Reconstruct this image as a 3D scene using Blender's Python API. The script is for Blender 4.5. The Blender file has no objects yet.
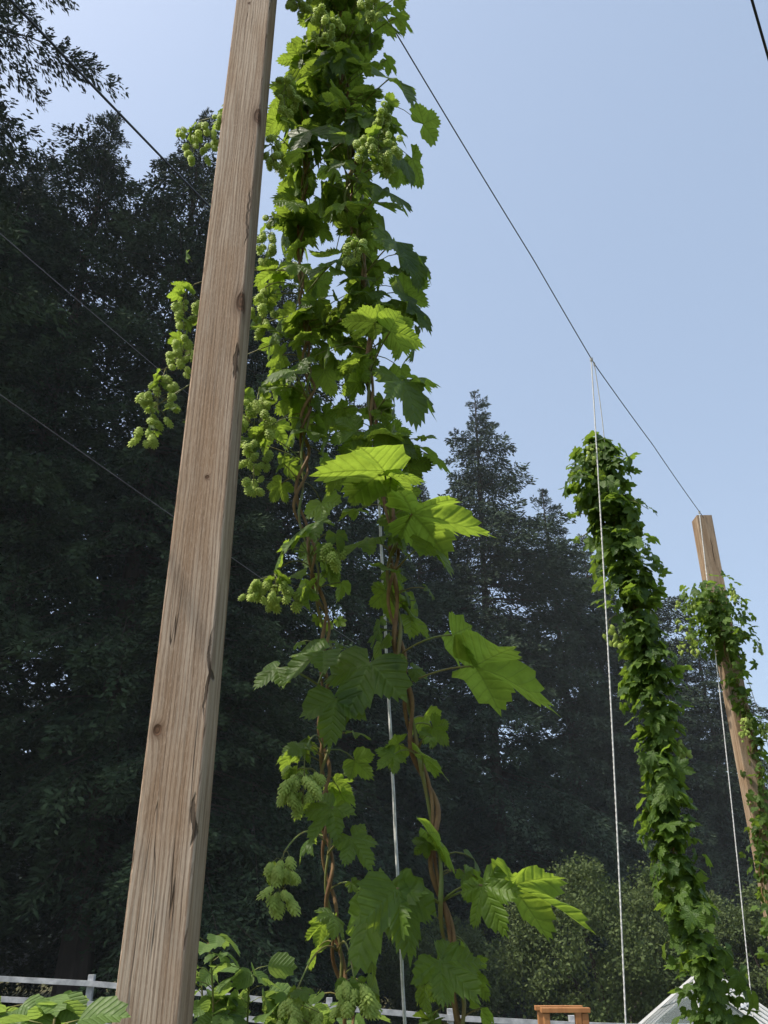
import bpy, math, random
import numpy as np
from mathutils import Vector, Matrix
random.seed(5); R=np.random.RandomState(11)
sc=bpy.context.scene
sc.view_settings.view_transform='Standard'; sc.view_settings.look='None'; sc.view_settings.exposure=0

# ---------------------------------------------------------------- camera
cam=bpy.data.cameras.new("camera"); co=bpy.data.objects.new("camera",cam); sc.collection.objects.link(co)
co.location=(0,0,1.6); co.rotation_euler=(math.radians(90+28),0,0)
cam.sensor_fit='VERTICAL'; cam.sensor_height=24; cam.lens=24*825/1024; cam.clip_start=0.05; cam.clip_end=4000
sc.camera=co

# ---------------------------------------------------------------- light
sd=Vector((-0.58,-0.20,1.0)).normalized()
elev=math.asin(sd.z); az=math.atan2(sd.x,sd.y)
w=bpy.data.worlds.new("World"); sc.world=w; w.use_nodes=True
nt=w.node_tree; bg=nt.nodes['Background']
sky=nt.nodes.new('ShaderNodeTexSky'); sky.sky_type='NISHITA'; sky.sun_disc=False
sky.sun_elevation=elev; sky.sun_rotation=az; sky.air_density=1.0; sky.dust_density=3.5; sky.ozone_density=1.4
hz=nt.nodes.new('ShaderNodeMix'); hz.data_type='RGBA'; hz.blend_type='ADD'; hz.inputs[0].default_value=1; hz.inputs[7].default_value=(1.55,1.92,2.35,1)   # thin smoke haze over the sky
nt.links.new(sky.outputs[0],hz.inputs[6]); nt.links.new(hz.outputs[2],bg.inputs[0]); bg.inputs[1].default_value=0.15
L=bpy.data.lights.new("sun",'SUN'); L.energy=5.0; L.angle=math.radians(0.6); L.color=(1,0.93,0.80)
lo=bpy.data.objects.new("sun",L); sc.collection.objects.link(lo); lo.rotation_euler=sd.to_track_quat('Z','Y').to_euler()

# ---------------------------------------------------------------- material helpers
def mat(name):
    m=bpy.data.materials.new(name); m.use_nodes=True; m.node_tree.nodes.clear()
    o=m.node_tree.nodes.new('ShaderNodeOutputMaterial'); return m,m.node_tree,o
def N(t,typ,**k):
    n=t.nodes.new(typ)
    for a,b in k.items(): setattr(n,a,b)
    return n
def setin(t,sock,v):
    if isinstance(v,bpy.types.NodeSocket): t.links.new(v,sock)
    else: sock.default_value=v
def M(t,op,a,b=0.0,c=None,clamp=False):
    n=N(t,'ShaderNodeMath',operation=op); n.use_clamp=clamp
    setin(t,n.inputs[0],a); setin(t,n.inputs[1],b)
    if c is not None: setin(t,n.inputs[2],c)
    return n.outputs[0]
def MIX(t,f,a,b,mode='MIX'):
    n=N(t,'ShaderNodeMix',data_type='RGBA',blend_type=mode)
    setin(t,n.inputs[0],f)
    for s,v in ((n.inputs[6],a),(n.inputs[7],b)):
        setin(t,s,v if isinstance(v,bpy.types.NodeSocket) else (*v,1))
    return n.outputs[2]
def MR(t,v,a,b,c=0.0,d=1.0):
    n=N(t,'ShaderNodeMapRange'); n.interpolation_type='SMOOTHSTEP'
    setin(t,n.inputs[0],v)
    for i,x in enumerate((a,b,c,d)): n.inputs[i+1].default_value=x
    return n.outputs[0]
def NOISE(t,vec,scale,detail=4,rough=.55,dist=0):
    n=N(t,'ShaderNodeTexNoise'); 
    if vec is not None: t.links.new(vec,n.inputs['Vector'])
    n.inputs['Scale'].default_value=scale; n.inputs['Detail'].default_value=detail
    n.inputs['Roughness'].default_value=rough; n.inputs['Distortion'].default_value=dist
    return n.outputs[0]
def MAPN(t,vec,sc_):
    n=N(t,'ShaderNodeMapping'); t.links.new(vec,n.inputs[0]); n.inputs['Scale'].default_value=sc_; return n.outputs[0]
def BUMP(t,h,st,dist):
    n=N(t,'ShaderNodeBump'); n.inputs['Strength'].default_value=st; n.inputs['Distance'].default_value=dist
    t.links.new(h,n.inputs['Height']); return n.outputs[0]
def PR(t,col,rough,normal=None,spec=.4):
    p=N(t,'ShaderNodeBsdfPrincipled'); setin(t,p.inputs['Base Color'],col if isinstance(col,bpy.types.NodeSocket) else (*col,1))
    setin(t,p.inputs['Roughness'],rough); p.inputs['Specular IOR Level'].default_value=spec
    if normal is not None: t.links.new(normal,p.inputs['Normal'])
    return p.outputs[0]

def leaf_mat(name,dark,light,trans,tf=0.4,veins=True,rough=.5,spec=.35):
    m,t,o=mat(name)
    a=N(t,'ShaderNodeAttribute',attribute_name='lc'); s=N(t,'ShaderNodeSeparateXYZ'); t.links.new(a.outputs['Vector'],s.inputs[0])
    u,v,r=s.outputs
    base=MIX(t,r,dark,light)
    tcol=MIX(t,r,tuple(x*.65 for x in trans),trans)
    nrm=None
    if veins:
        tc=N(t,'ShaderNodeTexCoord').outputs['Object']
        nz=NOISE(t,tc,22,3)
        base=MIX(t,MR(t,nz,.35,.7,0,.35),base,tuple(x*.55 for x in dark))
        tcol=MIX(t,MR(t,nz,.35,.7,0,.35),tcol,tuple(x*.45 for x in trans))
        main=MR(t,v,.004,.020,1,0)
        q=M(t,'FRACT',M(t,'MULTIPLY',M(t,'SUBTRACT',u,M(t,'MULTIPLY',v,.9)),6.5))
        q=M(t,'ABSOLUTE',M(t,'SUBTRACT',q,.5))
        sec=MR(t,q,.0,.07,.7,0)
        ve=M(t,'MAXIMUM',main,sec)
        base=MIX(t,M(t,'MULTIPLY',ve,.42),base,tuple(min(1,x*1.6+.02) for x in light))
        tcol=MIX(t,M(t,'MULTIPLY',ve,.65),tcol,tuple(x*.3 for x in trans))
        h=M(t,'ADD',M(t,'MULTIPLY',MR(t,q,0,.25,0,1),.6),M(t,'MULTIPLY',nz,1.6))
        nrm=BUMP(t,h,.5,.009)
    p=PR(t,base,rough,nrm,spec)
    if tf>0:
        tr=N(t,'ShaderNodeBsdfTranslucent'); t.links.new(tcol,tr.inputs[0])
        if nrm is not None: t.links.new(nrm,tr.inputs['Normal'])
        mx=N(t,'ShaderNodeMixShader'); mx.inputs[0].default_value=tf
        t.links.new(p,mx.inputs[1]); t.links.new(tr.outputs[0],mx.inputs[2]); t.links.new(mx.outputs[0],o.inputs[0])
    else: t.links.new(p,o.inputs[0])
    return m
M_leaf=leaf_mat("hop_leaf",(.028,.066,.012),(.11,.185,.03),(.42,.60,.06),.45,spec=.35)
M_leaf2=leaf_mat("hop_leaf_far",(.026,.064,.012),(.11,.185,.03),(.34,.52,.055),.42,spec=.3)
M_rasp=leaf_mat("raspberry_leaf",(.08,.15,.035),(.16,.25,.07),(.42,.6,.11),.45)
M_cone=leaf_mat("hop_cone",(.34,.45,.10),(.52,.62,.18),(.7,.85,.25),.38,veins=False,spec=.2)
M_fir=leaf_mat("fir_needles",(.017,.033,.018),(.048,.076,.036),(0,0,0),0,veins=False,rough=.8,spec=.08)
M_fir_mid=leaf_mat("fir_needles_haze_tint",(.028,.046,.030),(.064,.094,.056),(0,0,0),0,veins=False,rough=.85,spec=.08)  # lighter copy for mid-distance firs: aerial haze put into the needle colour
M_fir_far=leaf_mat("fir_needles_far_haze_tint",(.05,.075,.062),(.08,.108,.088),(0,0,0),0,veins=False,rough=.9,spec=.05)  # palest copy for the distant forest, with air haze painted into its colour
M_shrub=leaf_mat("shrub_leaf",(.055,.085,.030),(.12,.155,.055),(.14,.2,.05),.25,veins=False,rough=.7,spec=.15)

def simple_mat(name,c1,c2,scale,rough,bump=.3,st=(1,1,1),bd=.01,spec=.3):
    m,t,o=mat(name); tc=N(t,'ShaderNodeTexCoord').outputs['Object']
    n=NOISE(t,MAPN(t,tc,st),scale,5,.6)
    col=MIX(t,MR(t,n,.3,.7),c1,c2)
    t.links.new(PR(t,col,rough,BUMP(t,n,bump,bd),spec),o.inputs[0]); return m
M_stem=simple_mat("bine_bark",(.12,.06,.028),(.23,.15,.065),26,.7,.6,(1,1,.6))
M_green=simple_mat("petiole_green",(.16,.12,.04),(.14,.2,.05),12,.5,.1)
M_bark=simple_mat("fir_bark",(.03,.022,.016),(.07,.052,.04),3,.9,.6,(1,1,.2),.05)
M_rope=simple_mat("rope_fibre",(.50,.50,.48),(.70,.70,.68),60,.8,.5,(1,1,1),.003)
M_wire=simple_mat("steel_wire",(.05,.05,.055),(.12,.12,.13),40,.5,.1)
M_cable=simple_mat("black_cable",(.012,.012,.014),(.03,.03,.03),20,.5,.1)
M_white=simple_mat("white_paint",(.62,.62,.6),(.8,.8,.79),4,.5,.1)
M_fence=simple_mat("shaded_white_paint",(.26,.27,.28),(.50,.51,.52),5,.7,.2)  # white fence paint greyed so the shade on the rails is in the colour
M_cedar=simple_mat("cedar_wood",(.30,.13,.05),(.42,.2,.08),12,.6,.3,(1,1,.2))
M_glass,t,o=mat("greenhouse_panel")
g=N(t,'ShaderNodeBsdfPrincipled'); g.inputs['Base Color'].default_value=(.42,.48,.48,1); g.inputs['Roughness'].default_value=.25
tr=N(t,'ShaderNodeBsdfTransparent'); mx=N(t,'ShaderNodeMixShader'); mx.inputs[0].default_value=.4
t.links.new(tr.outputs[0],mx.inputs[1]); t.links.new(g.outputs[0],mx.inputs[2]); t.links.new(mx.outputs[0],o.inputs[0])

def wood_mat(name,knots,cracks,c_dark,c_lo,c_hi,shift):
    m,t,o=mat(name); tc=N(t,'ShaderNodeTexCoord').outputs['Object']
    sp=N(t,'ShaderNodeSeparateXYZ'); t.links.new(tc,sp.inputs[0]); x,y,z=sp.outputs
    x=M(t,'SUBTRACT',x,M(t,'MULTIPLY',z,shift))
    cx=N(t,'ShaderNodeCombineXYZ'); t.links.new(x,cx.inputs[0]); t.links.new(y,cx.inputs[1]); t.links.new(z,cx.inputs[2]); tc=cx.outputs[0]
    kn=None
    for (kx,ky,kz,a,b) in knots:
        dx=M(t,'DIVIDE',M(t,'SUBTRACT',x,kx),a); dy=M(t,'DIVIDE',M(t,'SUBTRACT',y,ky),a*2); dz=M(t,'DIVIDE',M(t,'SUBTRACT',z,kz),b)
        d=M(t,'SQRT',M(t,'ADD',M(t,'ADD',M(t,'MULTIPLY',dx,dx),M(t,'MULTIPLY',dy,dy)),M(t,'MULTIPLY',dz,dz)))
        kn=d if kn is None else M(t,'MINIMUM',kn,d)
    bend=M(t,'MULTIPLY',M(t,'DIVIDE',1.0,M(t,'ADD',M(t,'POWER',kn,3.0),.8)),.016)
    xb=M(t,'ADD',x,bend)
    cb=N(t,'ShaderNodeCombineXYZ'); t.links.new(xb,cb.inputs[0]); t.links.new(y,cb.inputs[1]); t.links.new(z,cb.inputs[2]); v=cb.outputs[0]
    g1=NOISE(t,MAPN(t,v,(26,26,.9)),1,6,.65,.6)
    g2=NOISE(t,MAPN(t,v,(190,190,4.5)),1,5,.75)
    g3=NOISE(t,MAPN(t,v,(7,7,1.8)),1,4,.6)
    g4=NOISE(t,MAPN(t,v,(300,300,60)),1,3,.7)
    wv=N(t,'ShaderNodeTexWave',wave_type='BANDS',bands_direction='X'); t.links.new(MAPN(t,v,(1,1,.07)),wv.inputs[0])
    wv.inputs['Scale'].default_value=30; wv.inputs['Distortion'].default_value=11; wv.inputs['Detail'].default_value=3; wv.inputs['Detail Scale'].default_value=.8
    col=MIX(t,MR(t,g1,.32,.62),c_lo,c_hi)
    col=MIX(t,MR(t,g3,.42,.66,0,.7),col,(c_lo[0]*1.08,c_lo[1]*.95,c_lo[2]*.80))
    col=MIX(t,MR(t,wv.outputs[0],.5,.95,0,.6),col,(c_lo[0]*.66,c_lo[1]*.58,c_lo[2]*.50))
    col=MIX(t,MR(t,g2,.48,.68,0,.6),col,c_dark)
    col=MIX(t,MR(t,g4,.45,.75,0,.3),col,tuple(min(1,q*1.3) for q in c_hi))
    ck=M(t,'ABSOLUTE',M(t,'SUBTRACT',NOISE(t,MAPN(t,v,(24,24,.7)),1,2,.5,.3),.5))
    gate=MR(t,NOISE(t,MAPN(t,tc,(11,11,2.9)),1,2),.52,.62)
    crack=M(t,'MULTIPLY',MR(t,ck,.0,.010,1,0),gate)
    for (kx,ky,kz,a,b) in cracks:
        wob=M(t,'MULTIPLY',M(t,'SUBTRACT',NOISE(t,MAPN(t,tc,(1,1,14)),1,4),.5),.03)
        dx=M(t,'DIVIDE',M(t,'ADD',M(t,'SUBTRACT',x,kx),wob),a); dy=M(t,'DIVIDE',M(t,'SUBTRACT',y,ky),.05); dz=M(t,'DIVIDE',M(t,'SUBTRACT',z,kz),b)
        d=M(t,'ADD',M(t,'ADD',M(t,'MULTIPLY',dx,dx),M(t,'MULTIPLY',dy,dy)),M(t,'MULTIPLY',dz,dz))
        crack=M(t,'MAXIMUM',crack,MR(t,d,.5,1.1,1,0))
    col=MIX(t,M(t,'MULTIPLY',crack,.8),col,(.03,.018,.01))
    kr=M(t,'ABSOLUTE',M(t,'SUBTRACT',M(t,'FRACT',M(t,'MULTIPLY',kn,2.6)),.5))
    kc=MIX(t,MR(t,kr,.1,.4),(.035,.018,.010),(.13,.065,.035))
    col=MIX(t,MR(t,kn,.8,1.2,1,0),col,kc)
    col=MIX(t,MR(t,kn,1.0,2.4,.5,0),col,(.13,.075,.045))
    h=M(t,'SUBTRACT',M(t,'ADD',M(t,'MULTIPLY',g1,.6),M(t,'MULTIPLY',g2,.6)),M(t,'MULTIPLY',crack,1.6))
    h=M(t,'SUBTRACT',h,MR(t,kn,.6,1.0,.5,0))
    t.links.new(PR(t,col,.85,BUMP(t,h,.8,.0045),.2),o.inputs[0]); return m

# ---------------------------------------------------------------- mesh accumulator
class MB:
    def __init__(s): s.V=[];s.F=[];s.MI=[];s.A=[];s.n=0
    def add(s,V,F,mi,A=None):
        V=np.asarray(V,float)
        if A is None: A=np.tile(np.array([[.5,.5,.5]]),(len(V),1))
        s.V.append(V); s.A.append(A)
        for f in (F if isinstance(F,list) else [F]):
            f=np.asarray(f,int)
            if len(f): s.F.append(f+s.n); s.MI.append(np.full(len(f),mi))
        s.n+=len(V)
    def mesh(s,name,mats,smooth=True):
        V=np.concatenate(s.V); A=np.concatenate(s.A)
        me=bpy.data.meshes.new(name); me.vertices.add(len(V)); me.vertices.foreach_set('co',V.astype(np.float32).ravel())
        loops=np.concatenate([f.ravel() for f in s.F]); tot=np.concatenate([np.full(len(f),f.shape[1]) for f in s.F])
        st=np.concatenate([[0],np.cumsum(tot)[:-1]])
        me.loops.add(len(loops)); me.loops.foreach_set('vertex_index',loops.astype(np.int32))
        me.polygons.add(len(tot)); me.polygons.foreach_set('loop_start',st.astype(np.int32))
        me.polygons.foreach_set('material_index',np.concatenate(s.MI).astype(np.int32))
        me.polygons.foreach_set('use_smooth',np.full(len(tot),smooth))
        at=me.attributes.new('lc','FLOAT_VECTOR','POINT'); at.data.foreach_set('vector',A.astype(np.float32).ravel())
        for m in mats: me.materials.append(m)
        me.update(calc_edges=True); me.validate(); return me
    def obj(s,name,mats,smooth=True,loc=(0,0,0)):
        o=bpy.data.objects.new(name,s.mesh(name,mats,smooth)); sc.collection.objects.link(o); o.location=loc; return o
def nrm(v): 
    v=np.asarray(v,float); return v/(np.linalg.norm(v,axis=-1,keepdims=True)+1e-12)
UP=np.array([0,0,1.])
def tube(mb,P,r,mi,k=6,rnd=.5):
    P=np.asarray(P,float); n=len(P); r=np.full(n,r) if np.isscalar(r) else np.asarray(r)
    T=nrm(np.gradient(P,axis=0)); ref=np.array([1,0,0.]) if abs(T[0][0])<.8 else np.array([0,1,0.])
    a=nrm(np.cross(T,ref)); b=np.cross(T,a); th=np.arange(k)/k*2*np.pi
    V=P[:,None,:]+r[:,None,None]*(a[:,None,:]*np.cos(th)[None,:,None]+b[:,None,:]*np.sin(th)[None,:,None])
    i=np.arange(n-1)[:,None]*k; j=np.arange(k)[None,:]; j2=(j+1)%k
    F=np.stack([i+j,i+j2,i+k+j2,i+k+j],-1).reshape(-1,4)
    mb.add(V.reshape(-1,3),[F,np.array([list(range(k))[::-1]]),np.array([[(n-1)*k+q for q in range(k)]])],mi,np.tile([[.5,.5,rnd]],(n*k,1)))
def bez(p0,p1,p2,n=8):
    t=np.linspace(0,1,n)[:,None]; return (1-t)**2*np.asarray(p0)+2*t*(1-t)*np.asarray(p1)+t*t*np.asarray(p2)
def box(mb,c,s,mi,rotz=0,bev=.004):
    hx,hy,hz=s[0]/2,s[1]/2,s[2]/2; b=min(bev,hx*.4,hy*.4,hz*.4)
    import bmesh
    bm=bmesh.new(); bmesh.ops.create_cube(bm,size=1)
    bmesh.ops.scale(bm,vec=s,verts=bm.verts); bmesh.ops.bevel(bm,geom=bm.edges[:],offset=b,segments=1,affect='EDGES')
    bmesh.ops.triangulate(bm,faces=bm.faces[:])
    bm.verts.index_update()
    V=np.array([v.co[:] for v in bm.verts]); F=np.array([[v.index for v in f.verts] for f in bm.faces]); bm.free()
    c_,s_=math.cos(rotz),math.sin(rotz); V=V@np.array([[c_,s_,0],[-s_,c_,0],[0,0,1]])+np.array(c)
    mb.add(V,F,mi)

# ---------------------------------------------------------------- leaf templates
def leaf_tpl(seed,m=16,rings=(.4,.75,1.),five=True):
    r_=np.random.RandomState(seed)
    if five: lob=[-104,-50,0,50,104]; bd=[-152,-76,-26,26,76,152]; ln=[.62,.86,1,.86,.62]; rb=[.28,.50,.60,.60,.50,.28]
    else: lob=[-60,0,60]; bd=[-148,-31,31,148]; ln=[.80,1,.80]; rb=[.30,.60,.60,.30]
    lob=[a+r_.uniform(-4,4) for a in lob]; ln=[l*r_.uniform(.9,1.08) for l in ln]
    th=[];ra=[];rs=[];lk=[]
    for k in range(len(lob)):
        A=[*np.linspace(bd[k],lob[k],m//2,endpoint=False),*np.linspace(lob[k],bd[k+1],m//2,endpoint=False)]
        for i,a in enumerate(A):
            if a<=lob[k]: x=(lob[k]-a)/(lob[k]-bd[k]); b=rb[k]
            else: x=(a-lob[k])/(bd[k+1]-lob[k]); b=rb[k+1]
            r=b+(ln[k]-b)*max(0,1-x**1.15)**.8
            tooth=(.05 if i%2==0 else -.06)
            if i==0: tooth=-.05
            if i==m//2: tooth=.07
            th.append(a);rs.append(r);ra.append(r*(1+tooth*r_.uniform(.5,1.5)));lk.append(lob[k])
    th.append(bd[-1]);rs.append(rb[-1]);ra.append(rb[-1]);lk.append(lob[-1])
    th=np.radians(np.array(th));lk=np.radians(np.array(lk));ra=np.array(ra);rs=np.array(rs); n=len(th)
    V=[[0,0,0]];U=[[0,0]]
    fold=r_.uniform(.12,.35); dr=r_.uniform(.2,.9); ph=r_.uniform(0,6.28); wa=r_.uniform(.03,.08); cup=r_.uniform(-.35,.4)
    for q in rings:
        rr=(ra if q==1 else rs)*q
        u=rr*np.cos(th-lk); v=rr*np.abs(np.sin(th-lk))
        x=rr*np.sin(th); y=rr*np.cos(th)
        z=fold*v*(1-.3*q)-dr*rr**2*.6+cup*x*x+wa*np.sin(th*5+ph)*q+wa*.6*np.sin(th*11+ph*2)*q*q
        V+=list(np.stack([x,y,z],1)); U+=list(np.stack([u,v],1))
    V=np.array(V);U=np.array(U)
    T=np.array([[0,1+i+1,1+i] for i in range(n-1)])
    Q=np.array([[1+a*n+i,1+a*n+i+1,1+(a+1)*n+i+1,1+(a+1)*n+i] for a in range(len(rings)-1) for i in range(n-1)])
    return V,[T,Q],U
def ovate_tpl(seed,m=20):
    r_=np.random.RandomState(seed); th=np.radians(np.linspace(-88,88,m+1)); n=m+1
    rs=np.cos(th)**1.1; ra=rs*(1+np.where(np.arange(n)%2==0,.06,-.05)); V=[[0,0,0]];U=[[0,0]]
    for q in (.5,1.):
        rr=(ra if q==1 else rs)*q; V+=list(np.stack([rr*np.sin(th)*.95,rr*np.cos(th),.25*rr*np.abs(np.sin(th))-.3*(rr*np.cos(th))**2],1)); U+=list(np.stack([rr*np.cos(th),rr*np.abs(np.sin(th))],1))
    V=np.array(V);U=np.array(U)
    T=np.array([[0,2+i,1+i] for i in range(n-1)]); Q=np.array([[1+i,2+i,1+n+i+1,1+n+i] for i in range(n-1)])
    return V,[T,Q],U
HI=[leaf_tpl(i,16,(.35,.7,1.),i%3!=0) for i in range(12)]
LO=[leaf_tpl(40+i,8,(.6,1.),i%3!=0) for i in range(6)]
OV=[ovate_tpl(i) for i in range(4)]
def put_leaf(mb,tpl,pos,tip,up,size,mi,rnd):
    V,F,U=tpl; tip=nrm(tip); x=nrm(np.cross(tip,up)); z=np.cross(x,tip)
    W=V*size; P=W[:,:1]*x+W[:,1:2]*tip+W[:,2:3]*z+np.asarray(pos)
    mb.add(P,F,mi,np.concatenate([U,np.full((len(U),1),rnd)],1))
def rleaf(mb,tpls,root,out,pet,size,mi,pm,droop=None,rnd=None,pr=.0016):
    out=nrm(out); d=R.uniform(.0,1.5) if droop is None else droop
    e=np.asarray(root)+out*pet+UP*pet*R.uniform(-.3,.5)
    if pr: tube(mb,bez(root,np.asarray(root)+out*pet*.5+UP*pet*.35,e,5),pr,pm,4)
    side=np.array([-out[1],out[0],0])*R.normal(0,.5)
    tip=out*math.cos(d)-UP*math.sin(d)+side+R.normal(0,.25,3); n=UP*math.cos(d)+out*math.sin(d)+R.normal(0,.42,3)
    put_leaf(mb,tpls[R.randint(len(tpls))],e,tip,n,size,mi,R.uniform(0,1) if rnd is None else rnd)

def cone_tpl():
    V=[];F=[];rows=7;k=5
    for i in range(rows):
        f=(i+.3)/rows; z=-f*.85; r=.38*math.sin(math.pi*min(1,(f*.82+.13)))**.6
        for j in range(k):
            a=(j+.5*(i%2))/k*2*math.pi; da=.8; b=len(V)
            V+= [[r*.45*math.cos(a),r*.45*math.sin(a),z+.12],[r*.86*math.cos(a-da*.72),r*.86*math.sin(a-da*.72),z-.02],
                 [(r*1.14+.02)*math.cos(a),(r*1.14+.02)*math.sin(a),z-.18],[r*.86*math.cos(a+da*.72),r*.86*math.sin(a+da*.72),z-.02],
                 [(r*1.22+.02)*math.cos(a),(r*1.22+.02)*math.sin(a),z-.05]]
            F+=[[b,b+1,b+4],[b+1,b+2,b+4],[b+2,b+3,b+4],[b+3,b,b+4]]
    return np.array(V),np.array(F)
CV,CF=cone_tpl()
def cone(mb,pos,size,mi):
    a=R.uniform(0,6.28); t=R.normal(0,.3,2); c,s=math.cos(a),math.sin(a)
    V=CV*size*np.array([1,1,R.uniform(.95,1.2)]); V=V@np.array([[c,s,0],[-s,c,0],[0,0,1]])
    V[:,0]+=V[:,2]*t[0]; V[:,1]+=V[:,2]*t[1]
    A=np.tile([[.5,.5,R.uniform(0,.7)]],(len(V),1)); A[2::5,2]+=.35; A[0::5,2]-=.25   # paler bract tips
    mb.add(V+np.asarray(pos),CF,mi,np.clip(A,0,1))
def cluster(mb,c,rad,n,size,ci,si,li,tpls,leafn=2,root=None,ls=.04):
    c=np.asarray(c,float); rad=np.asarray(rad,float)*1.15
    top=c+np.array([0,0,rad[2]*1.1])
    if root is not None: tube(mb,bez(root,(np.asarray(root)+top)/2+UP*.08,top,10),.0022,si,5)
    spine=bez(top,c+R.normal(0,.02,3),c-np.array([0,0,rad[2]*.8]),8); tube(mb,spine,.0014,si,4)
    for i in range(n):
        d=R.normal(0,1,3); d=d/np.linalg.norm(d)*R.uniform(.2,1)**.5; p=c+d*rad
        k=int(np.clip((top[2]-p[2])/(2*rad[2]+1e-6)*7,0,7)); q=spine[k]
        tube(mb,[q,(q+p)/2+UP*.008,p],.0009,si,3)
        cone(mb,p,size*R.uniform(.7,1.15),ci)
    for i in range(leafn):
        a=R.uniform(0,6.28); rleaf(mb,tpls,spine[R.randint(4)],[math.cos(a),math.sin(a),0],.02,ls*R.uniform(.7,1.3),li,si)

# ---------------------------------------------------------------- terrain / ground
def S(x): x=np.clip(x,0,1); return x*x*(3-2*x)
def ter(x,y): return -S((y-5)/18)*(.6+.6*np.tanh((x+2)/5))
gx=np.concatenate([-np.geomspace(1500,60,14),np.linspace(-50,50,81),np.geomspace(60,1500,14)])
gy=np.concatenate([-np.geomspace(1500,20,14),np.linspace(-15,70,70),np.geomspace(80,1500,14)])
X,Y=np.meshgrid(gx,gy); Z=ter(X,Y)+.03*np.sin(X*1.7+Y)*np.cos(Y*1.3)
g=MB(); nx,ny=len(gx),len(gy); i,j=np.meshgrid(np.arange(ny-1),np.arange(nx-1),indexing='ij')
g.add(np.stack([X,Y,Z],-1).reshape(-1,3),np.stack([i*nx+j,i*nx+j+1,(i+1)*nx+j+1,(i+1)*nx+j],-1).reshape(-1,4),0)
M_grd=simple_mat("grass_ground",(.05,.06,.02),(.11,.10,.05),.7,.95,.5,(1,1,1),.05)
g.obj("ground",[M_grd])

# ---------------------------------------------------------------- wildfire smoke haze: a real body of thin air beyond the yard
mh,t,o=mat("smoke_haze"); vs=N(t,'ShaderNodeVolumeScatter'); vs.inputs['Color'].default_value=(.84,.94,1,1); vs.inputs['Density'].default_value=.0010; vs.inputs['Anisotropy'].default_value=0.0
t.links.new(vs.outputs[0],o.inputs['Volume'])
hb=MB(); x0,x1,y0,y1,z0,z1=-90,110,11.5,140,-6,75
hb.add([[x0,y0,z0],[x1,y0,z0],[x1,y1,z0],[x0,y1,z0],[x0,y0,z1],[x1,y0,z1],[x1,y1,z1],[x0,y1,z1]],np.array([[3,2,1,0],[4,5,6,7],[0,1,5,4],[1,2,6,5],[2,3,7,6],[3,0,4,7]]),0)
hb.obj("haze",[mh],False)

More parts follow.
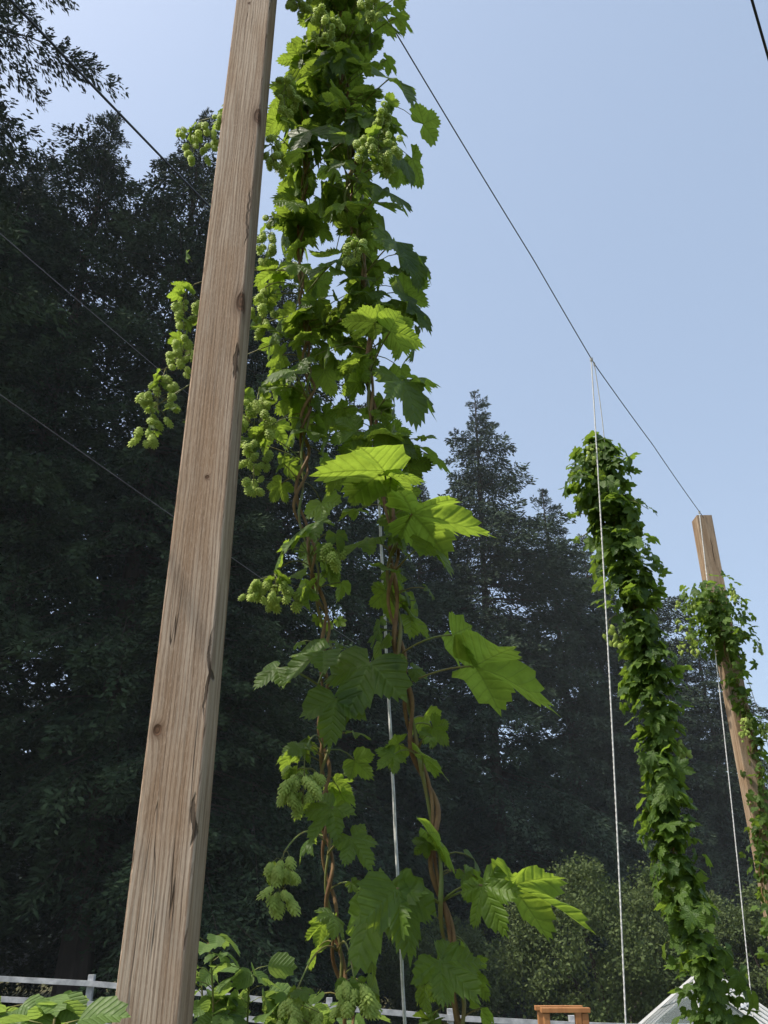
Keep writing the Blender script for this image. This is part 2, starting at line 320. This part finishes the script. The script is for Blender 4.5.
# ---------------------------------------------------------------- conifers
def conifer(mb,H,Rad,seed,base=(0,0,0),dens=1.0,crown0=.08,mi=0,bi=1,spray=1.0,wood=True):
    r=np.random.RandomState(seed); base=np.array(base,float)
    nb=int(H*(15 if wood else 9)); f=np.sort(r.uniform(0,1,nb)**.95)
    dz=f*H*(1-crown0); z=H-dz
    prof=np.minimum(.44*dz+.15,Rad*(1-.2*np.exp(-((dz-H*.3)/6)**2)))*(1-.25*np.clip((f-.75)/.25,0,1))
    azm=r.uniform(0,2*np.pi,nb); Lb=prof*r.uniform(.4,1.12,nb)*(.85+.22*np.sin(azm*2+z*.45+seed)+.14*np.sin(z*2.1))
    rise=np.interp(dz,[0,3,12,H],[.9,.35,.05,-.15])+r.normal(0,.12,nb); sag=np.interp(dz,[0,4,H],[.1,.35,.5])
    o=np.stack([np.cos(azm),np.sin(azm),0*azm],1); sd_=np.stack([-np.sin(azm),np.cos(azm),0*azm],1)
    cnt=(dens*(88*Lb+16)).astype(int); idx=np.repeat(np.arange(nb),cnt); n=len(idx)
    s=.12+.9*r.uniform(0.0,1,n)**.75
    l=Lb[idx]
    tw=np.floor(s*9+r.uniform(-.1,.1,n)); tws=(tw+.5)/9; sgn=np.where(r.rand(n)<.5,-1,1)
    q=r.uniform(0,1,n); wmax=(.34*l*(1.06-s).clip(0.05)+.10); wl=sgn*q*wmax
    sa=np.clip(tws*.6+s*.4,0,1.03)+q*.08
    P=o[idx]*(sa*l)[:,None]+sd_[idx]*wl[:,None]
    hang=r.uniform(0,1,n)**2*np.minimum(.6,.13*l+.08)
    P[:,2]+=z[idx]+(rise[idx]*sa-sag[idx]*sa*sa)*l+.2*l*np.maximum(0,sa-.75)-np.abs(wl)*.3-hang
    d=nrm(o[idx]*r.uniform(.2,1,n)[:,None]+sd_[idx]*(sgn*r.uniform(.1,.9,n))[:,None]+UP*(r.uniform(-.9,.25,n)+np.where(dz[idx]<2.5,.8,0))[:,None])
    ln=r.uniform(.11,.26,n)*spray*np.clip(.5+l*.3,.5,1.1); wd=ln*r.uniform(.12,.22,n)
    side=nrm(np.cross(d,r.normal(0,1,(n,3))))
    a=P; b=P+d*(ln*.4)[:,None]+side*wd[:,None]; c=P+d*ln[:,None]; e=P+d*(ln*.4)[:,None]-side*wd[:,None]
    V=np.stack([a,b,c,e],1).reshape(-1,3)+base; F=np.arange(4*n).reshape(-1,4)
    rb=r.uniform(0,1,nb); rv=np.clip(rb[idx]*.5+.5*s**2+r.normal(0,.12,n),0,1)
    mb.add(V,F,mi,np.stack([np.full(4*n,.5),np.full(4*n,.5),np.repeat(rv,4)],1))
    zz=np.linspace(-.5,H,10); tube(mb,np.stack([.12*np.sin(zz*.2),.1*np.cos(zz*.17)-.1,zz],1)+base,np.interp(zz,[-.5,0,H],[.014*H+.05,.011*H,.02]),bi,8)
    if wood:
        for q in range(0,nb,1):
            ss=np.array([0,.5,.95]); Q=o[q]*(ss*Lb[q])[:,None]; Q[:,2]+=z[q]+(rise[q]*ss-sag[q]*ss*ss)*Lb[q]
            tube(mb,Q+base,[.02+.008*Lb[q],.018,.006],bi,3)
        for q in range(int(H*1.2)):
            zq=r.uniform(1.2,H*.2); aq=r.uniform(0,6.28); lq=r.uniform(.6,2.4)
            tube(mb,np.array([[0,0,zq],[math.cos(aq)*lq*.6,math.sin(aq)*lq*.6,zq-.1],[math.cos(aq)*lq,math.sin(aq)*lq,zq-.5]])+base,[.03,.02,.006],bi,3)
firs=[]
for k,(H,Rd) in enumerate([(40,5.0),(38,4.8),(32,5.4),(26,5.0),(34,4.6)]):
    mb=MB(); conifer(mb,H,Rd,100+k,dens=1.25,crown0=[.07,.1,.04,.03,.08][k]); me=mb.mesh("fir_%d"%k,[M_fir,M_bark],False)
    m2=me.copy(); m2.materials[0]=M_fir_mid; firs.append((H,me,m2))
TREES=[(-18.4,21.5,49,0),(-13.3,27,38.5,1),(-9.0,27.5,39.2,4),(-4.8,30,32,2),(-1.9,38,29.6,3),(5.7,42,32.6,2),(10,45,27.2,3),(13.1,49,26,4),
(15.4,46,23.5,3),(17.8,45,18.6,2),(-18.5,31,40.5,4),(-22,25,42,1),(2.1,43,27,4),(-7.6,33,38,0),(-11,36,34,2),(-25,34,36,0),(20.5,50,15,3),(-15.5,24,26,3),(-5.5,26,20,3),(-21.5,30,43,2),(-17.5,28,37,2)]
for k,(x,y,H,v) in enumerate(TREES):
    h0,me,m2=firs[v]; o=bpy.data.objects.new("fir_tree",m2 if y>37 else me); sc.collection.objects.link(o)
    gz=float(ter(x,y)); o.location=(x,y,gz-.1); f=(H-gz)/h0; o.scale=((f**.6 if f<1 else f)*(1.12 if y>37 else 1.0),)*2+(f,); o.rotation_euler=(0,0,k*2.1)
mb=MB(); rr=np.random.RandomState(3)
for k in range(46):
    x=-42+k*1.95+rr.uniform(-1,1); y=rr.uniform(56,66); H=rr.uniform(11,16)
    if x<8: H+=6
    conifer(mb,H,3.6,300+k,(x,y,ter(x,y)),.36,.02,0,1,3.0,False)
for k in range(34):
    x=20+k*3.1+rr.uniform(-1,1); y=rr.uniform(95,110); H=rr.uniform(15,23)
    conifer(mb,H,4,400+k,(x,y,ter(x,y)),.28,.02,0,1,3.6,False)
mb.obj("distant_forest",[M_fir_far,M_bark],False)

def broadleaf(mb,c,rad,n,ls,seed,ground,li=0,bi=1):
    r=np.random.RandomState(seed); c=np.array(c,float); rad=np.array(rad,float)
    nc=120; d=nrm(r.normal(0,1,(nc,3))); cc=c+d*rad*(r.uniform(.4,1,nc)**.5)[:,None]
    idx=r.randint(0,nc,n); crr=r.uniform(.25,.7,nc)*rad.mean()*.34
    P=cc[idx]+nrm(r.normal(0,1,(n,3)))*(crr[idx]*r.uniform(.3,1.3,n))[:,None]
    dd=nrm(r.normal(0,1,(n,3))); sdv=nrm(np.cross(dd,r.normal(0,1,(n,3)))); l=ls*r.uniform(.6,1.3,n)
    V=np.stack([P,P+dd*(l*.5)[:,None]+sdv*(l*.3)[:,None],P+dd*l[:,None],P+dd*(l*.5)[:,None]-sdv*(l*.3)[:,None]],1).reshape(-1,3)
    rv=np.clip(r.uniform(0,1,nc)[idx]*.6+r.uniform(0,.4,n),0,1)
    mb.add(V,np.arange(4*n).reshape(-1,4),li,np.stack([np.full(4*n,.5),np.full(4*n,.5),np.repeat(rv,4)],1))
    for k in range(12):
        q=cc[k]; b=np.array([c[0]+r.uniform(-.2,.2),c[1]+r.uniform(-.2,.2),ground-.1])
        tube(mb,bez(b,[b[0]+(q[0]-b[0])*.3,b[1]+(q[1]-b[1])*.3,(b[2]+q[2])/2+.3],q,7),np.linspace(.06,.012,7),bi,5)
for k,(x,y,top,rx,ry) in enumerate([(6.2,26,3.9,2.9,2.2),(9.6,30,3.4,2.4,2.2),(2.2,33,2.4,2.4,1.8),(-7,36,2.2,3,2),(11.2,27,3.0,2.2,2)]):
    gz=float(ter(x,y)); mb=MB(); hz_=(top-gz)/2
    broadleaf(mb,(x,y,gz+hz_+.1),(rx,ry,hz_),42000,.11,70+k,gz); mb.obj("leafy_shrub",[M_shrub,M_bark],False)

# ---------------------------------------------------------------- white fence
mb=MB(); fx=np.arange(-18.6,6,2.2); FY=17.5
for k,x in enumerate(fx):
    gz=float(ter(x,FY))+.12; box(mb,(x,FY,gz+.58),(.11,.11,1.4),0)
    if k<len(fx)-1:
        x2=fx[k+1]; g2=float(ter(x2,FY))+.12
        for h in (.5,.82,1.14):
            a=np.array([x,FY-.08,gz+h]); b=np.array([x2,FY-.08,g2+h]); q=np.array([0,0,.045]); e=np.array([0,.018,0])
            V=[a-q-e,b-q-e,b+q-e,a+q-e,a-q+e,b-q+e,b+q+e,a+q+e]
            mb.add(V,np.array([[0,1,2,3],[7,6,5,4],[0,4,5,1],[3,2,6,7],[0,3,7,4],[1,5,6,2]]),0)
mb.obj("white_rail_fence",[M_fence],False)

# ---------------------------------------------------------------- posts
def post(name,w,d,H,base,lean,m,seed):
    r=np.random.RandomState(seed); n=300; prof=[]; msk=[]; b=.005
    for sx,sy in ((-1,-1),(1,-1),(1,1),(-1,1)):
        cx,cy=sx*(w/2),sy*(d/2)
        prof+=[(cx,cy-sy*b),(cx-sx*b*.3,cy-sy*b*.3),(cx-sx*b,cy)]; msk+=[0,1,0]
    prof=np.array(prof); k=len(prof); ang=np.arctan2(prof[:,1],prof[:,0]); od=np.argsort(ang); prof=prof[od]; msk=np.array(msk)[od]
    z=np.linspace(0,H,n); V=[]
    chip=-np.abs(r.normal(0,.0022,(n,k)))*(r.rand(n,k)<.3)*msk
    for i in range(n):
        off=np.array([.006*math.sin(z[i]*.9),.004*math.sin(z[i]*1.3)])
        p=prof*(1+chip[i]/.07)[:,None]+off+np.array(lean)*z[i]/H
        V.append(np.column_stack([p,np.full(k,z[i])]))
    V=np.concatenate(V); i,j=np.meshgrid(np.arange(n-1),np.arange(k),indexing='ij'); j2=(j+1)%k
    F=np.stack([i*k+j,i*k+j2,(i+1)*k+j2,(i+1)*k+j],-1).reshape(-1,4)
    mb=MB(); mb.add(V,[F,np.array([[(n-1)*k+q for q in range(k)]])],0); return mb.obj(name,[m],False,base)
W1=wood_mat("weathered_post_wood",[(-.040,-.075,2.06,.011,.015),(.060,-.070,4.26,.016,.04),(.062,-.066,3.38,.016,.040),(.0,.07,3.0,.01,.02),(-.02,-.075,4.95,.006,.008),(-.03,-.075,1.3,.012,.02),(.015,-.075,2.75,.006,.007)],
  [(.066,-.075,1.86,.006,.06),(.064,-.072,3.15,.007,.07),(.058,-.075,3.75,.004,.14),(.068,-.06,2.2,.004,.12),(.066,-.07,5.0,.005,.1)],(.15,.10,.068),(.30,.215,.15),(.48,.38,.29),-.055/6.55)
W2=wood_mat("weathered_post_wood_far",[(-.05,-.1,5.2,.015,.02),(.03,-.1,3.6,.015,.02)],[(.02,-.1,5.9,.006,.2)],(.10,.065,.045),(.25,.18,.12),(.40,.31,.22),.10/6.4)
post("wooden_post",.137,.14,6.55,(-.478,2.03,0),(-.055,0),W1,1)
post("wooden_post",.19,.19,6.4,(3.90,9.2,0),(.10,0),W2,2)

# ---------------------------------------------------------------- wires and ropes
def line(name,P,r,m,k=5):
    mb=MB(); tube(mb,P,r,0,k); return mb.obj(name,[m])
def sagline(a,b,sag,n=40):
    t=np.linspace(0,1,n)[:,None]; P=np.array(a)*(1-t)+np.array(b)*t; P[:,2]-=4*sag*(t*(1-t))[:,0]; return P
wire=sagline((-.52,2.0,6.42),(3.98,9.1,6.36),.2,71); wire[:,2]+=np.interp(wire[:,1],[2,4.6,5.7,7.2,9.1],[0,-.01,-.12,0,0])
line("trellis_wire",wire,.0042,M_wire)
def on_wire(y): return np.array([np.interp(y,wire[:,1],wire[:,c]) for c in range(3)])
def rope(name,a,b,r,bow=.02):
    a=np.array(a,float);b=np.array(b,float);n=160;t=np.linspace(0,1,n)[:,None];P=a*(1-t)+b*t; P[:,0]+=bow*np.sin(t[:,0]*np.pi)
    mb=MB()
    for ph in (0,2.09,4.19):
        q=P.copy(); th=t[:,0]*np.linalg.norm(b-a)/(r*9)*2*np.pi
        q[:,0]+=r*.4*np.cos(th+ph); q[:,1]+=r*.4*np.sin(th+ph)
        tube(mb,q,r*.6,0,4)
    for k in range(3):
        an=np.linspace(0,2*np.pi,10); c=a+np.array([0,0,-.012*k]); tube(mb,np.stack([c[0]+r*1.6*np.cos(an),c[1]+r*1.6*np.sin(an),np.full(10,c[2])],1),r*.6,0,5)
    return mb.obj(name,[M_rope])
rope("hanging_rope",on_wire(2.52),(.115,2.45,0.0),.0048,0.01)
rope("hanging_rope",on_wire(5.62),(1.40,6.1,-.2),.0066)
rope("hanging_rope",on_wire(5.68),(1.86,6.0,4.9),.0045)
rope("hanging_rope",on_wire(8.9),(3.28,8.9,-.2),.0065)
rope("guy_rope",(4.0,9.25,6.3),(4.55,9.3,-.2),.005)
def ext(a,b,s0,s1,sag=.1): 
    a=np.array(a);b=np.array(b); return sagline(a+(b-a)*s0,a+(b-a)*s1,sag)
line("overhead_cable",ext((-2.15,3,6.62),(-1.73,6,8.3),-1.2,1.6,.05),.010,M_cable)
line("overhead_cable",ext((1.507,2,5.04),(1.64,2.2,4.94),-3,14,.0),.006,M_cable)
line("trellis_wire",ext((-1.93,3,4.8),(-2.14,6,6.36),-1.5,1.8,.02),.0032,M_wire)
line("trellis_wire",ext((-1.716,3,3.81),(-.98,6,4.22),-1.5,1.9,.02),.0032,M_wire)

# ---------------------------------------------------------------- main hop plant
Z_=[0,.9,1.49,1.71,1.95,2.22,2.52,2.865,3.25,3.70,4.22,4.82,5.55,6.1]
LX=[-.05,-.08,-.10,-.13,-.149,-.186,-.19,-.26,-.27,-.296,-.33,-.34,-.30,-.26]
RX=[.27,.24,.19,.142,.109,.073,.033,.003,-.034,-.066,-.126,-.155,-.207,-.2]
def lp(z,wob=.012): return np.array([np.interp(z,Z_,LX)+wob*np.sin(z*6),2.36+wob*np.cos(z*5),z])
def rp(z,wob=.012): return np.array([np.interp(z,Z_,RX)+wob*np.sin(z*7+1),2.30+wob*np.cos(z*4),z])
hp=MB()
def bine(mb,fn,z0,z1,strands,r,mi,tw=.16,off=.011):
    zs=np.linspace(z0,z1,int((z1-z0)*60))
    for k in range(strands):
        P=np.array([fn(z) for z in zs]); th=zs/tw*2*np.pi/1.6+k*2*np.pi/strands+.6*np.sin(zs*3+k)
        o_=off*(1+.6*np.sin(zs*4.3+k*2))
        P[:,0]+=o_*np.cos(th)+.004*np.sin(zs*23+k); P[:,1]+=o_*np.sin(th)
        tube(mb,P,r*(1+.15*np.sin(zs*37+k))*(1-.12*k),mi[k%len(mi)],6)
bine(hp,lp,0,6.0,3,.0055,[1,1,2]); bine(hp,rp,0,6.05,3,.0072,[1,2,1],.2,.012)
def hp_leaf(root,az_,pet,size,droop=None,rnd=None): rleaf(hp,HI,root,[math.cos(az_),math.sin(az_),0],pet,size,0,2,droop,rnd,.0019)
def shade(): return R.uniform(0,1)**1.1
for k in range(430):
    z=R.uniform(3.62,6.0); right=R.rand()<.55; fn=rp if right else lp; p=fn(z)
    az_=R.uniform(0,2*np.pi); pet=R.uniform(.02,.24)*(.8+.4*math.sin(z*5.5+2*az_))
    if not right and math.cos(az_)<-.3: pet*=.45
    if right and math.cos(az_)>.3: pet*=np.interp(z,[3.6,4.2,5,6],[.8,1.15,1.15,1.0])
    if 3.75<z<4.1 and R.rand()<.5: continue
    if 4.0<z<4.8 and ((right and math.cos(az_)<-.2) or (not right and math.cos(az_)>.2)) and R.rand()<.4: continue
    if z>5.45 and R.rand()<.35: continue
    hp_leaf(p,az_,pet,R.uniform(.05,.14),None,shade())
for k in range(85):
    z=R.uniform(2.95,3.7); fn=lp if R.rand()<.5 else rp
    hp_leaf(fn(z),R.uniform(0,6.28),R.uniform(.03,.17),R.uniform(.045,.11),None,shade())
for k in range(110):
    z=R.uniform(.9,2.95); fn=lp if R.rand()<.5 else rp
    hp_leaf(fn(z),R.uniform(0,6.28),R.uniform(.03,.11),R.uniform(.025,.08))
for k in range(12):
    z=R.uniform(2.5,2.95); hp_leaf(rp(z) if k%3 else lp(z),R.uniform(0,6.28),R.uniform(.04,.15),R.uniform(.06,.11),None,shade())
BIG=[
 ((.0,2.06,2.83),(-.95,-.15,.05),(.0,.05,1),.21,1.0,rp),
 ((.02,2.08,2.82),(.9,-.2,.05),(.1,.0,1),.10,1.0,rp),
 ((.08,2.08,2.70),(.95,-.05,-.15),(.15,.10,1),.23,.9,rp),
 ((.13,2.15,2.64),(.6,-.2,-.7),(.5,-.4,.6),.13,.6,rp),
 ((-.05,2.25,2.70),(-.7,-.3,-.5),(-.4,-.6,.8),.14,.4,rp),
 ((-.21,2.25,2.76),(-.7,-.4,-.5),(-.4,-.6,.8),.12,.4,lp),
 ((-.30,2.25,2.30),(-.7,-.3,-.6),(-.3,-.8,.5),.09,.4,lp),
 ((.19,2.2,2.38),(.25,-.2,-.6),(-.8,.15,.6),.13,1.0,rp),
 ((.25,2.2,2.29),(.92,-.1,-.28),(.22,.25,.95),.22,1.0,rp),
 ((-.04,2.2,2.30),(-.40,-.25,-.9),(-.25,-.95,.25),.18,.15,rp),
 ((-.17,2.22,2.34),(-.8,-.3,-.5),(-.3,-.7,.7),.13,.3,lp),
 ((-.13,2.2,2.20),(-.1,-.3,-.9),(-.1,-.95,.25),.12,.1,lp),
 ((.0,2.2,1.73),(-.45,-.3,-.85),(-.6,-.65,.4),.18,.7,rp),
 ((.03,2.15,1.73),(.35,-.3,-.9),(.5,-.75,.4),.16,.45,rp),
 ((.24,2.2,1.74),(.2,-.2,-.6),(-.7,-.5,.5),.12,.9,rp),
 ((.31,2.2,1.74),(.92,-.1,-.32),(.30,.35,.85),.20,.9,rp),
 ((.11,2.2,1.86),(.7,-.2,-.55),(.3,.2,.8),.12,.8,rp),
 ((.13,2.2,1.58),(.7,-.2,-.5),(.3,-.8,.5),.13,.6,rp),
 ((.10,2.2,2.05),(.7,-.2,-.5),(.3,.1,.9),.10,.6,rp),
 ((-.13,2.2,1.92),(-.5,-.2,-.6),(-.3,-.9,.4),.10,.4,lp),
 ((-.08,2.2,1.85),(.5,-.2,-.6),(.3,-.8,.3),.09,.4,lp),
 ((.02,2.12,3.40),(.80,-.15,-.25),(.2,.1,.9),.14,.8,rp),
 ((-.03,2.12,3.44),(-.85,-.2,-.1),(.0,.1,.9),.12,.9,rp),
 ((.06,2.15,3.22),(.45,-.2,-.85),(.5,-.7,.4),.18,.4,rp),
 ((.02,2.2,3.05),(.35,-.2,-.85),(.4,-.8,.4),.13,.2,rp),
 ((.04,2.15,3.84),(.55,-.2,-.8),(.5,-.7,.4),.17,.3,rp),
 ((.0,2.15,4.1),(.55,-.2,-.7),(.5,-.7,.4),.16,.2,rp),
 ((.02,2.15,4.75),(.7,-.2,-.7),(.5,-.7,.4),.17,.4,rp),
 ((-.04,2.2,5.25),(.8,-.1,-.6),(.5,-.7,.4),.17,.3,rp),
 ((.06,2.2,4.35),(.6,-.1,-.8),(.6,-.6,.4),.14,.2,rp),
 ((.08,2.25,3.64),(.7,-.2,-.6),(.4,-.7,.4),.14,.3,rp),
 ((-.17,2.2,3.8),(-.6,-.3,-.6),(-.4,-.7,.5),.16,.2,lp),
 ((-.30,2.2,3.3),(-.8,-.3,-.3),(-.2,-.7,.6),.12,.7,lp),
 ((-.2,2.2,5.0),(.1,-.3,-.9),(0,-.9,.4),.16,.2,lp),
 ((-.3,2.2,4.5),(-.3,-.3,-.9),(-.2,-.9,.4),.16,.15,lp),
 ((-.12,2.18,4.45),(.3,-.3,-.9),(.2,-.9,.4),.15,.4,lp),
 ((-.15,2.18,5.45),(.4,-.3,-.9),(.2,-.9,.4),.17,.3,lp),
]
for (p,tp,n,s,sh,fn) in BIG:
    rt=fn(p[2]-.03); tube(hp,bez(rt,(rt+np.array(p))/2+UP*.03,p,7),.0028,2,5)
    put_leaf(hp,HI[R.randint(12)],p,tp,n,s,0,sh)
CL=[((-.80,2.36,4.66),(.09,.08,.09),34,lp(4.8)),((-.68,2.36,4.75),(.05,.05,.08),12,lp(4.8)),
 ((-.72,2.36,3.72),(.05,.05,.09),16,lp(3.9)),((-.74,2.36,3.52),(.05,.06,.1),22,lp(3.8)),((-.78,2.36,3.32),(.06,.06,.09),24,lp(3.7)),((-.81,2.36,3.18),(.035,.04,.06),11,lp(3.6)),
 ((-.45,2.30,4.0),(.05,.05,.1),18,lp(4.1)),((-.44,2.30,3.66),(.05,.05,.08),18,lp(3.8)),((-.42,2.25,3.14),(.07,.06,.09),32,lp(3.3)),((-.41,2.25,2.97),(.05,.06,.08),20,lp(3.2)),
 ((-.33,2.28,2.55),(.085,.06,.04),32,lp(2.65)),((-.205,2.18,1.98),(.045,.05,.06),27,lp(2.1)),((-.245,2.18,1.75),(.04,.04,.05),24,lp(1.85)),
 ((-.20,2.2,1.47),(.05,.05,.04),22,lp(1.6)),((-.07,2.15,1.51),(.055,.05,.035),22,lp(1.6)),
 ((-.02,2.05,4.2),(.09,.06,.06),34,rp(4.35)),((-.24,2.05,4.95),(.06,.06,.08),20,lp(5.1)),((-.36,2.08,5.2),(.05,.05,.1),24,lp(5.3)),((-.2,2.05,5.4),(.06,.05,.07),22,lp(5.5)),((.0,2.1,4.45),(.04,.04,.05),12,rp(4.5)),((-.1,2.1,3.75),(.04,.04,.05),12,rp(3.8)),
 ((-.38,2.08,4.55),(.04,.05,.08),16,lp(4.7)),((-.3,2.06,5.6),(.06,.05,.06),18,lp(5.7)),((-.05,2.06,5.1),(.05,.05,.06),16,rp(5.2)),((-.41,2.1,4.25),(.04,.04,.07),15,lp(4.4)),((-.15,2.18,2.62),(.03,.03,.04),9,lp(2.7))]
for c,rad,n,rt in CL: cluster(hp,c,rad,n,.0335,3,2,0,HI,3,rt,.042)
for k in range(22):
    z=R.uniform(3.2,3.95); hp_leaf((-.6+R.uniform(-.15,.12),2.36,z),R.uniform(0,6.28),.03,R.uniform(.03,.07))
hp.obj("hop_plant",[M_leaf,M_stem,M_green,M_cone])

# ---------------------------------------------------------------- other hop plants
def hop_col(fn,z0,z1,n,radf,size,ncl,csize,rope_r=.006,pw=1.0):
    mb=MB(); bine(mb,fn,z0,z1,3,rope_r,[1,2,1],.3,.015)
    for k in range(n):
        z=z0+(z1-z0)*(R.uniform(.1**pw,1)**(1/pw)); a=R.uniform(0,6.28)
        rd=radf(z)*R.uniform(.1,1)*(.85+.3*math.sin(z*6.5+2*a)+.12*math.sin(z*15+a))
        p=fn(z); o_=[math.cos(a),math.sin(a),0]
        rleaf(mb,LO,p+nrm(o_)*rd*.3,o_,rd*.6,R.uniform(*size),0,2,None,R.uniform(0,1)**1.1,.0015 if k%3==0 else 0)
    for k in range(ncl):
        z=z0+(z1-z0)*R.uniform(.5,.98); a=R.uniform(0,6.28); rd=radf(z)*R.uniform(.7,1.15)
        p=fn(z)+np.array([math.cos(a)*rd,math.sin(a)*rd,-.05]); cluster(mb,p,(.05,.05,.07),11,csize,3,2,0,LO,1,fn(z),.05)
    return mb
f2=lambda z: np.array([2.1-.25*z/5.6+.04*math.sin(z*2.2),6.0+.03*math.cos(z*2),z])
r2=lambda z: float(np.interp(z,[0,1.5,2.5,3.3,3.8,4.3,5.0,5.35,5.62],[.26,.26,.19,.22,.24,.30,.33,.22,.05]))
mb=hop_col(f2,-.15,5.50,1350,r2,(.055,.13),5,.04,pw=1.35)
for k in range(7):
    z=R.uniform(4.6,5.4); a=R.uniform(0,6.28); p=f2(z); e=p+np.array([math.cos(a)*.32,math.sin(a)*.32,R.uniform(-.25,.15)])
    P=bez(p,(p+e)/2+UP*.1,e,7); tube(mb,P,.003,2,4)
    for q in P[2:]: rleaf(mb,LO,q,[math.cos(a+R.normal()),math.sin(a+R.normal()),0],.03,R.uniform(.04,.08),0,2)
mb.obj("hop_plant",[M_leaf2,M_stem,M_green,M_cone])
f3=lambda z: np.array([3.82+.02*z+.13*math.sin(z*2.0+1),9.0+.12*math.cos(z*2.0),z])
r3=lambda z: float(np.interp(z,[0,1.5,4.2,4.6,4.9,5.2,5.35],[.22,.20,.16,.34,.42,.36,.08]))
mb=hop_col(f3,-.15,5.3,420,r3,(.05,.10),24,.04)
for k in range(260):
    z=R.uniform(4.6,5.35); a=R.uniform(0,6.28); rleaf(mb,LO,f3(z),[math.cos(a),math.sin(a),0],R.uniform(.05,.38),R.uniform(.06,.10),0,2,None,None,0)
mb.obj("hop_plant",[M_leaf2,M_stem,M_green,M_cone])

# ---------------------------------------------------------------- foreground raspberry bushes
def rasp(name,canes,seed):
    mb=MB()
    for (x0,y0,x,y,z) in canes:
        P=bez((x0,y0,0),(x0,y0,z*.85),(x,y,z),24); tube(mb,P,np.linspace(.006,.0025,24),1,5)
        for i in range(7,24):
            for q in range(2):
                a=R.uniform(0,6.28); o_=np.array([math.cos(a),math.sin(a),0]); root=P[i]; e=root+o_*R.uniform(.03,.07)+UP*.02
                tube(mb,[root,(root+e)/2+UP*.005,e],.0014,1,3)
                s=R.uniform(.05,.095); up=UP+o_*.4+R.normal(0,.3,3)
                sd2=np.array([-o_[1],o_[0],0])
                put_leaf(mb,OV[R.randint(4)],e,o_+UP*R.uniform(-.7,.5),up,s,0,R.rand())
                if R.rand()<.6:
                    put_leaf(mb,OV[R.randint(4)],e-o_*.01,o_*.3+sd2-UP*.3,up,s*.75,0,R.rand()); put_leaf(mb,OV[R.randint(4)],e-o_*.01,o_*.3-sd2-UP*.3,up,s*.75,0,R.rand())
    mb.obj(name,[M_rasp,M_green])
rasp("raspberry_bush",[(-.45,2.8,-.52,2.75,1.62),(-.4,2.9,-.40,2.8,1.54),(-.35,2.8,-.30,2.8,1.47),(-.5,2.9,-.56,2.9,1.52),(-.3,2.9,-.22,2.9,1.43),(-.2,2.9,-.12,2.9,1.40)],1)
rasp("raspberry_bush",[(-.8,1.9,-.74,1.85,1.49),(-.7,1.9,-.66,1.85,1.50),(-.9,2.0,-.88,1.9,1.50),(-.62,1.82,-.60,1.76,1.49),(-.84,1.9,-.80,1.85,1.47)],2)

# ---------------------------------------------------------------- timber frame and greenhouse
mb=MB(); x,y=2.25,11.0; gz=float(ter(x,y))
for sx in (-.22,.22):
    for sy in (0,.4): box(mb,(x-.18+sx,y+sy,(gz+.97)/2),(.07,.07,.97-gz),0)
box(mb,(x-.18,y,1.0),(.56,.10,.05),0); box(mb,(x-.18,y+.4,1.0),(.56,.10,.05),0)
box(mb,(x-.18,y,.79),(.37,.03,.08),0); box(mb,(x-.18,y,.35),(.37,.03,.08),0)
mb.obj("wooden_frame",[M_cedar],False)
mb=MB(); x,y=6.55,20.0; gz=float(ter(x,y))-.1; ax=1.12; hw=1.6; ez=gz+1.15; Ly=4.0; rz=math.radians(-25)
c_,s_=math.cos(rz),math.sin(rz)
def G(px,py,pz): return (x+px*c_-py*s_, y+px*s_+py*c_, pz)
def bar(a,b,r=.035): tube(mb,[G(*a),((np.array(G(*a))+np.array(G(*b)))/2),G(*b)],r,0,4)
for yy in np.linspace(0,Ly,5):
    bar((-hw,yy,ez),(0,yy,ax)); bar((hw,yy,ez),(0,yy,ax)); bar((-hw,yy,gz),(-hw,yy,ez)); bar((hw,yy,gz),(hw,yy,ez))
for px,pz in ((0,ax),(-hw,ez),(hw,ez),(-hw*.5,(ez+ax)/2),(hw*.5,(ez+ax)/2)): bar((px,0,pz),(px,Ly,pz))
bar((-hw,0,ez),(hw,0,ez)); bar((-hw,Ly,ez),(hw,Ly,ez)); bar((0,0,gz),(0,0,ax)); bar((-.5,0,gz),(-.5,0,ez)); 
def panel(*p): mb.add([G(*q) for q in p],np.array([list(range(len(p)))]),1)
e=.02
panel((-hw,0,ez-e),(0,0,ax-e),(0,Ly,ax-e),(-hw,Ly,ez-e)); panel((hw,0,ez-e),(0,0,ax-e),(0,Ly,ax-e),(hw,Ly,ez-e))
panel((-hw,e,gz),(-hw,e,ez),(0,e,ax-e),(hw,e,ez),(hw,e,gz)); panel((-hw+e,0,gz),(-hw+e,Ly,gz),(-hw+e,Ly,ez),(-hw+e,0,ez)); panel((hw-e,0,gz),(hw-e,Ly,gz),(hw-e,Ly,ez),(hw-e,0,ez))
mb.obj("greenhouse",[M_white,M_glass],False)
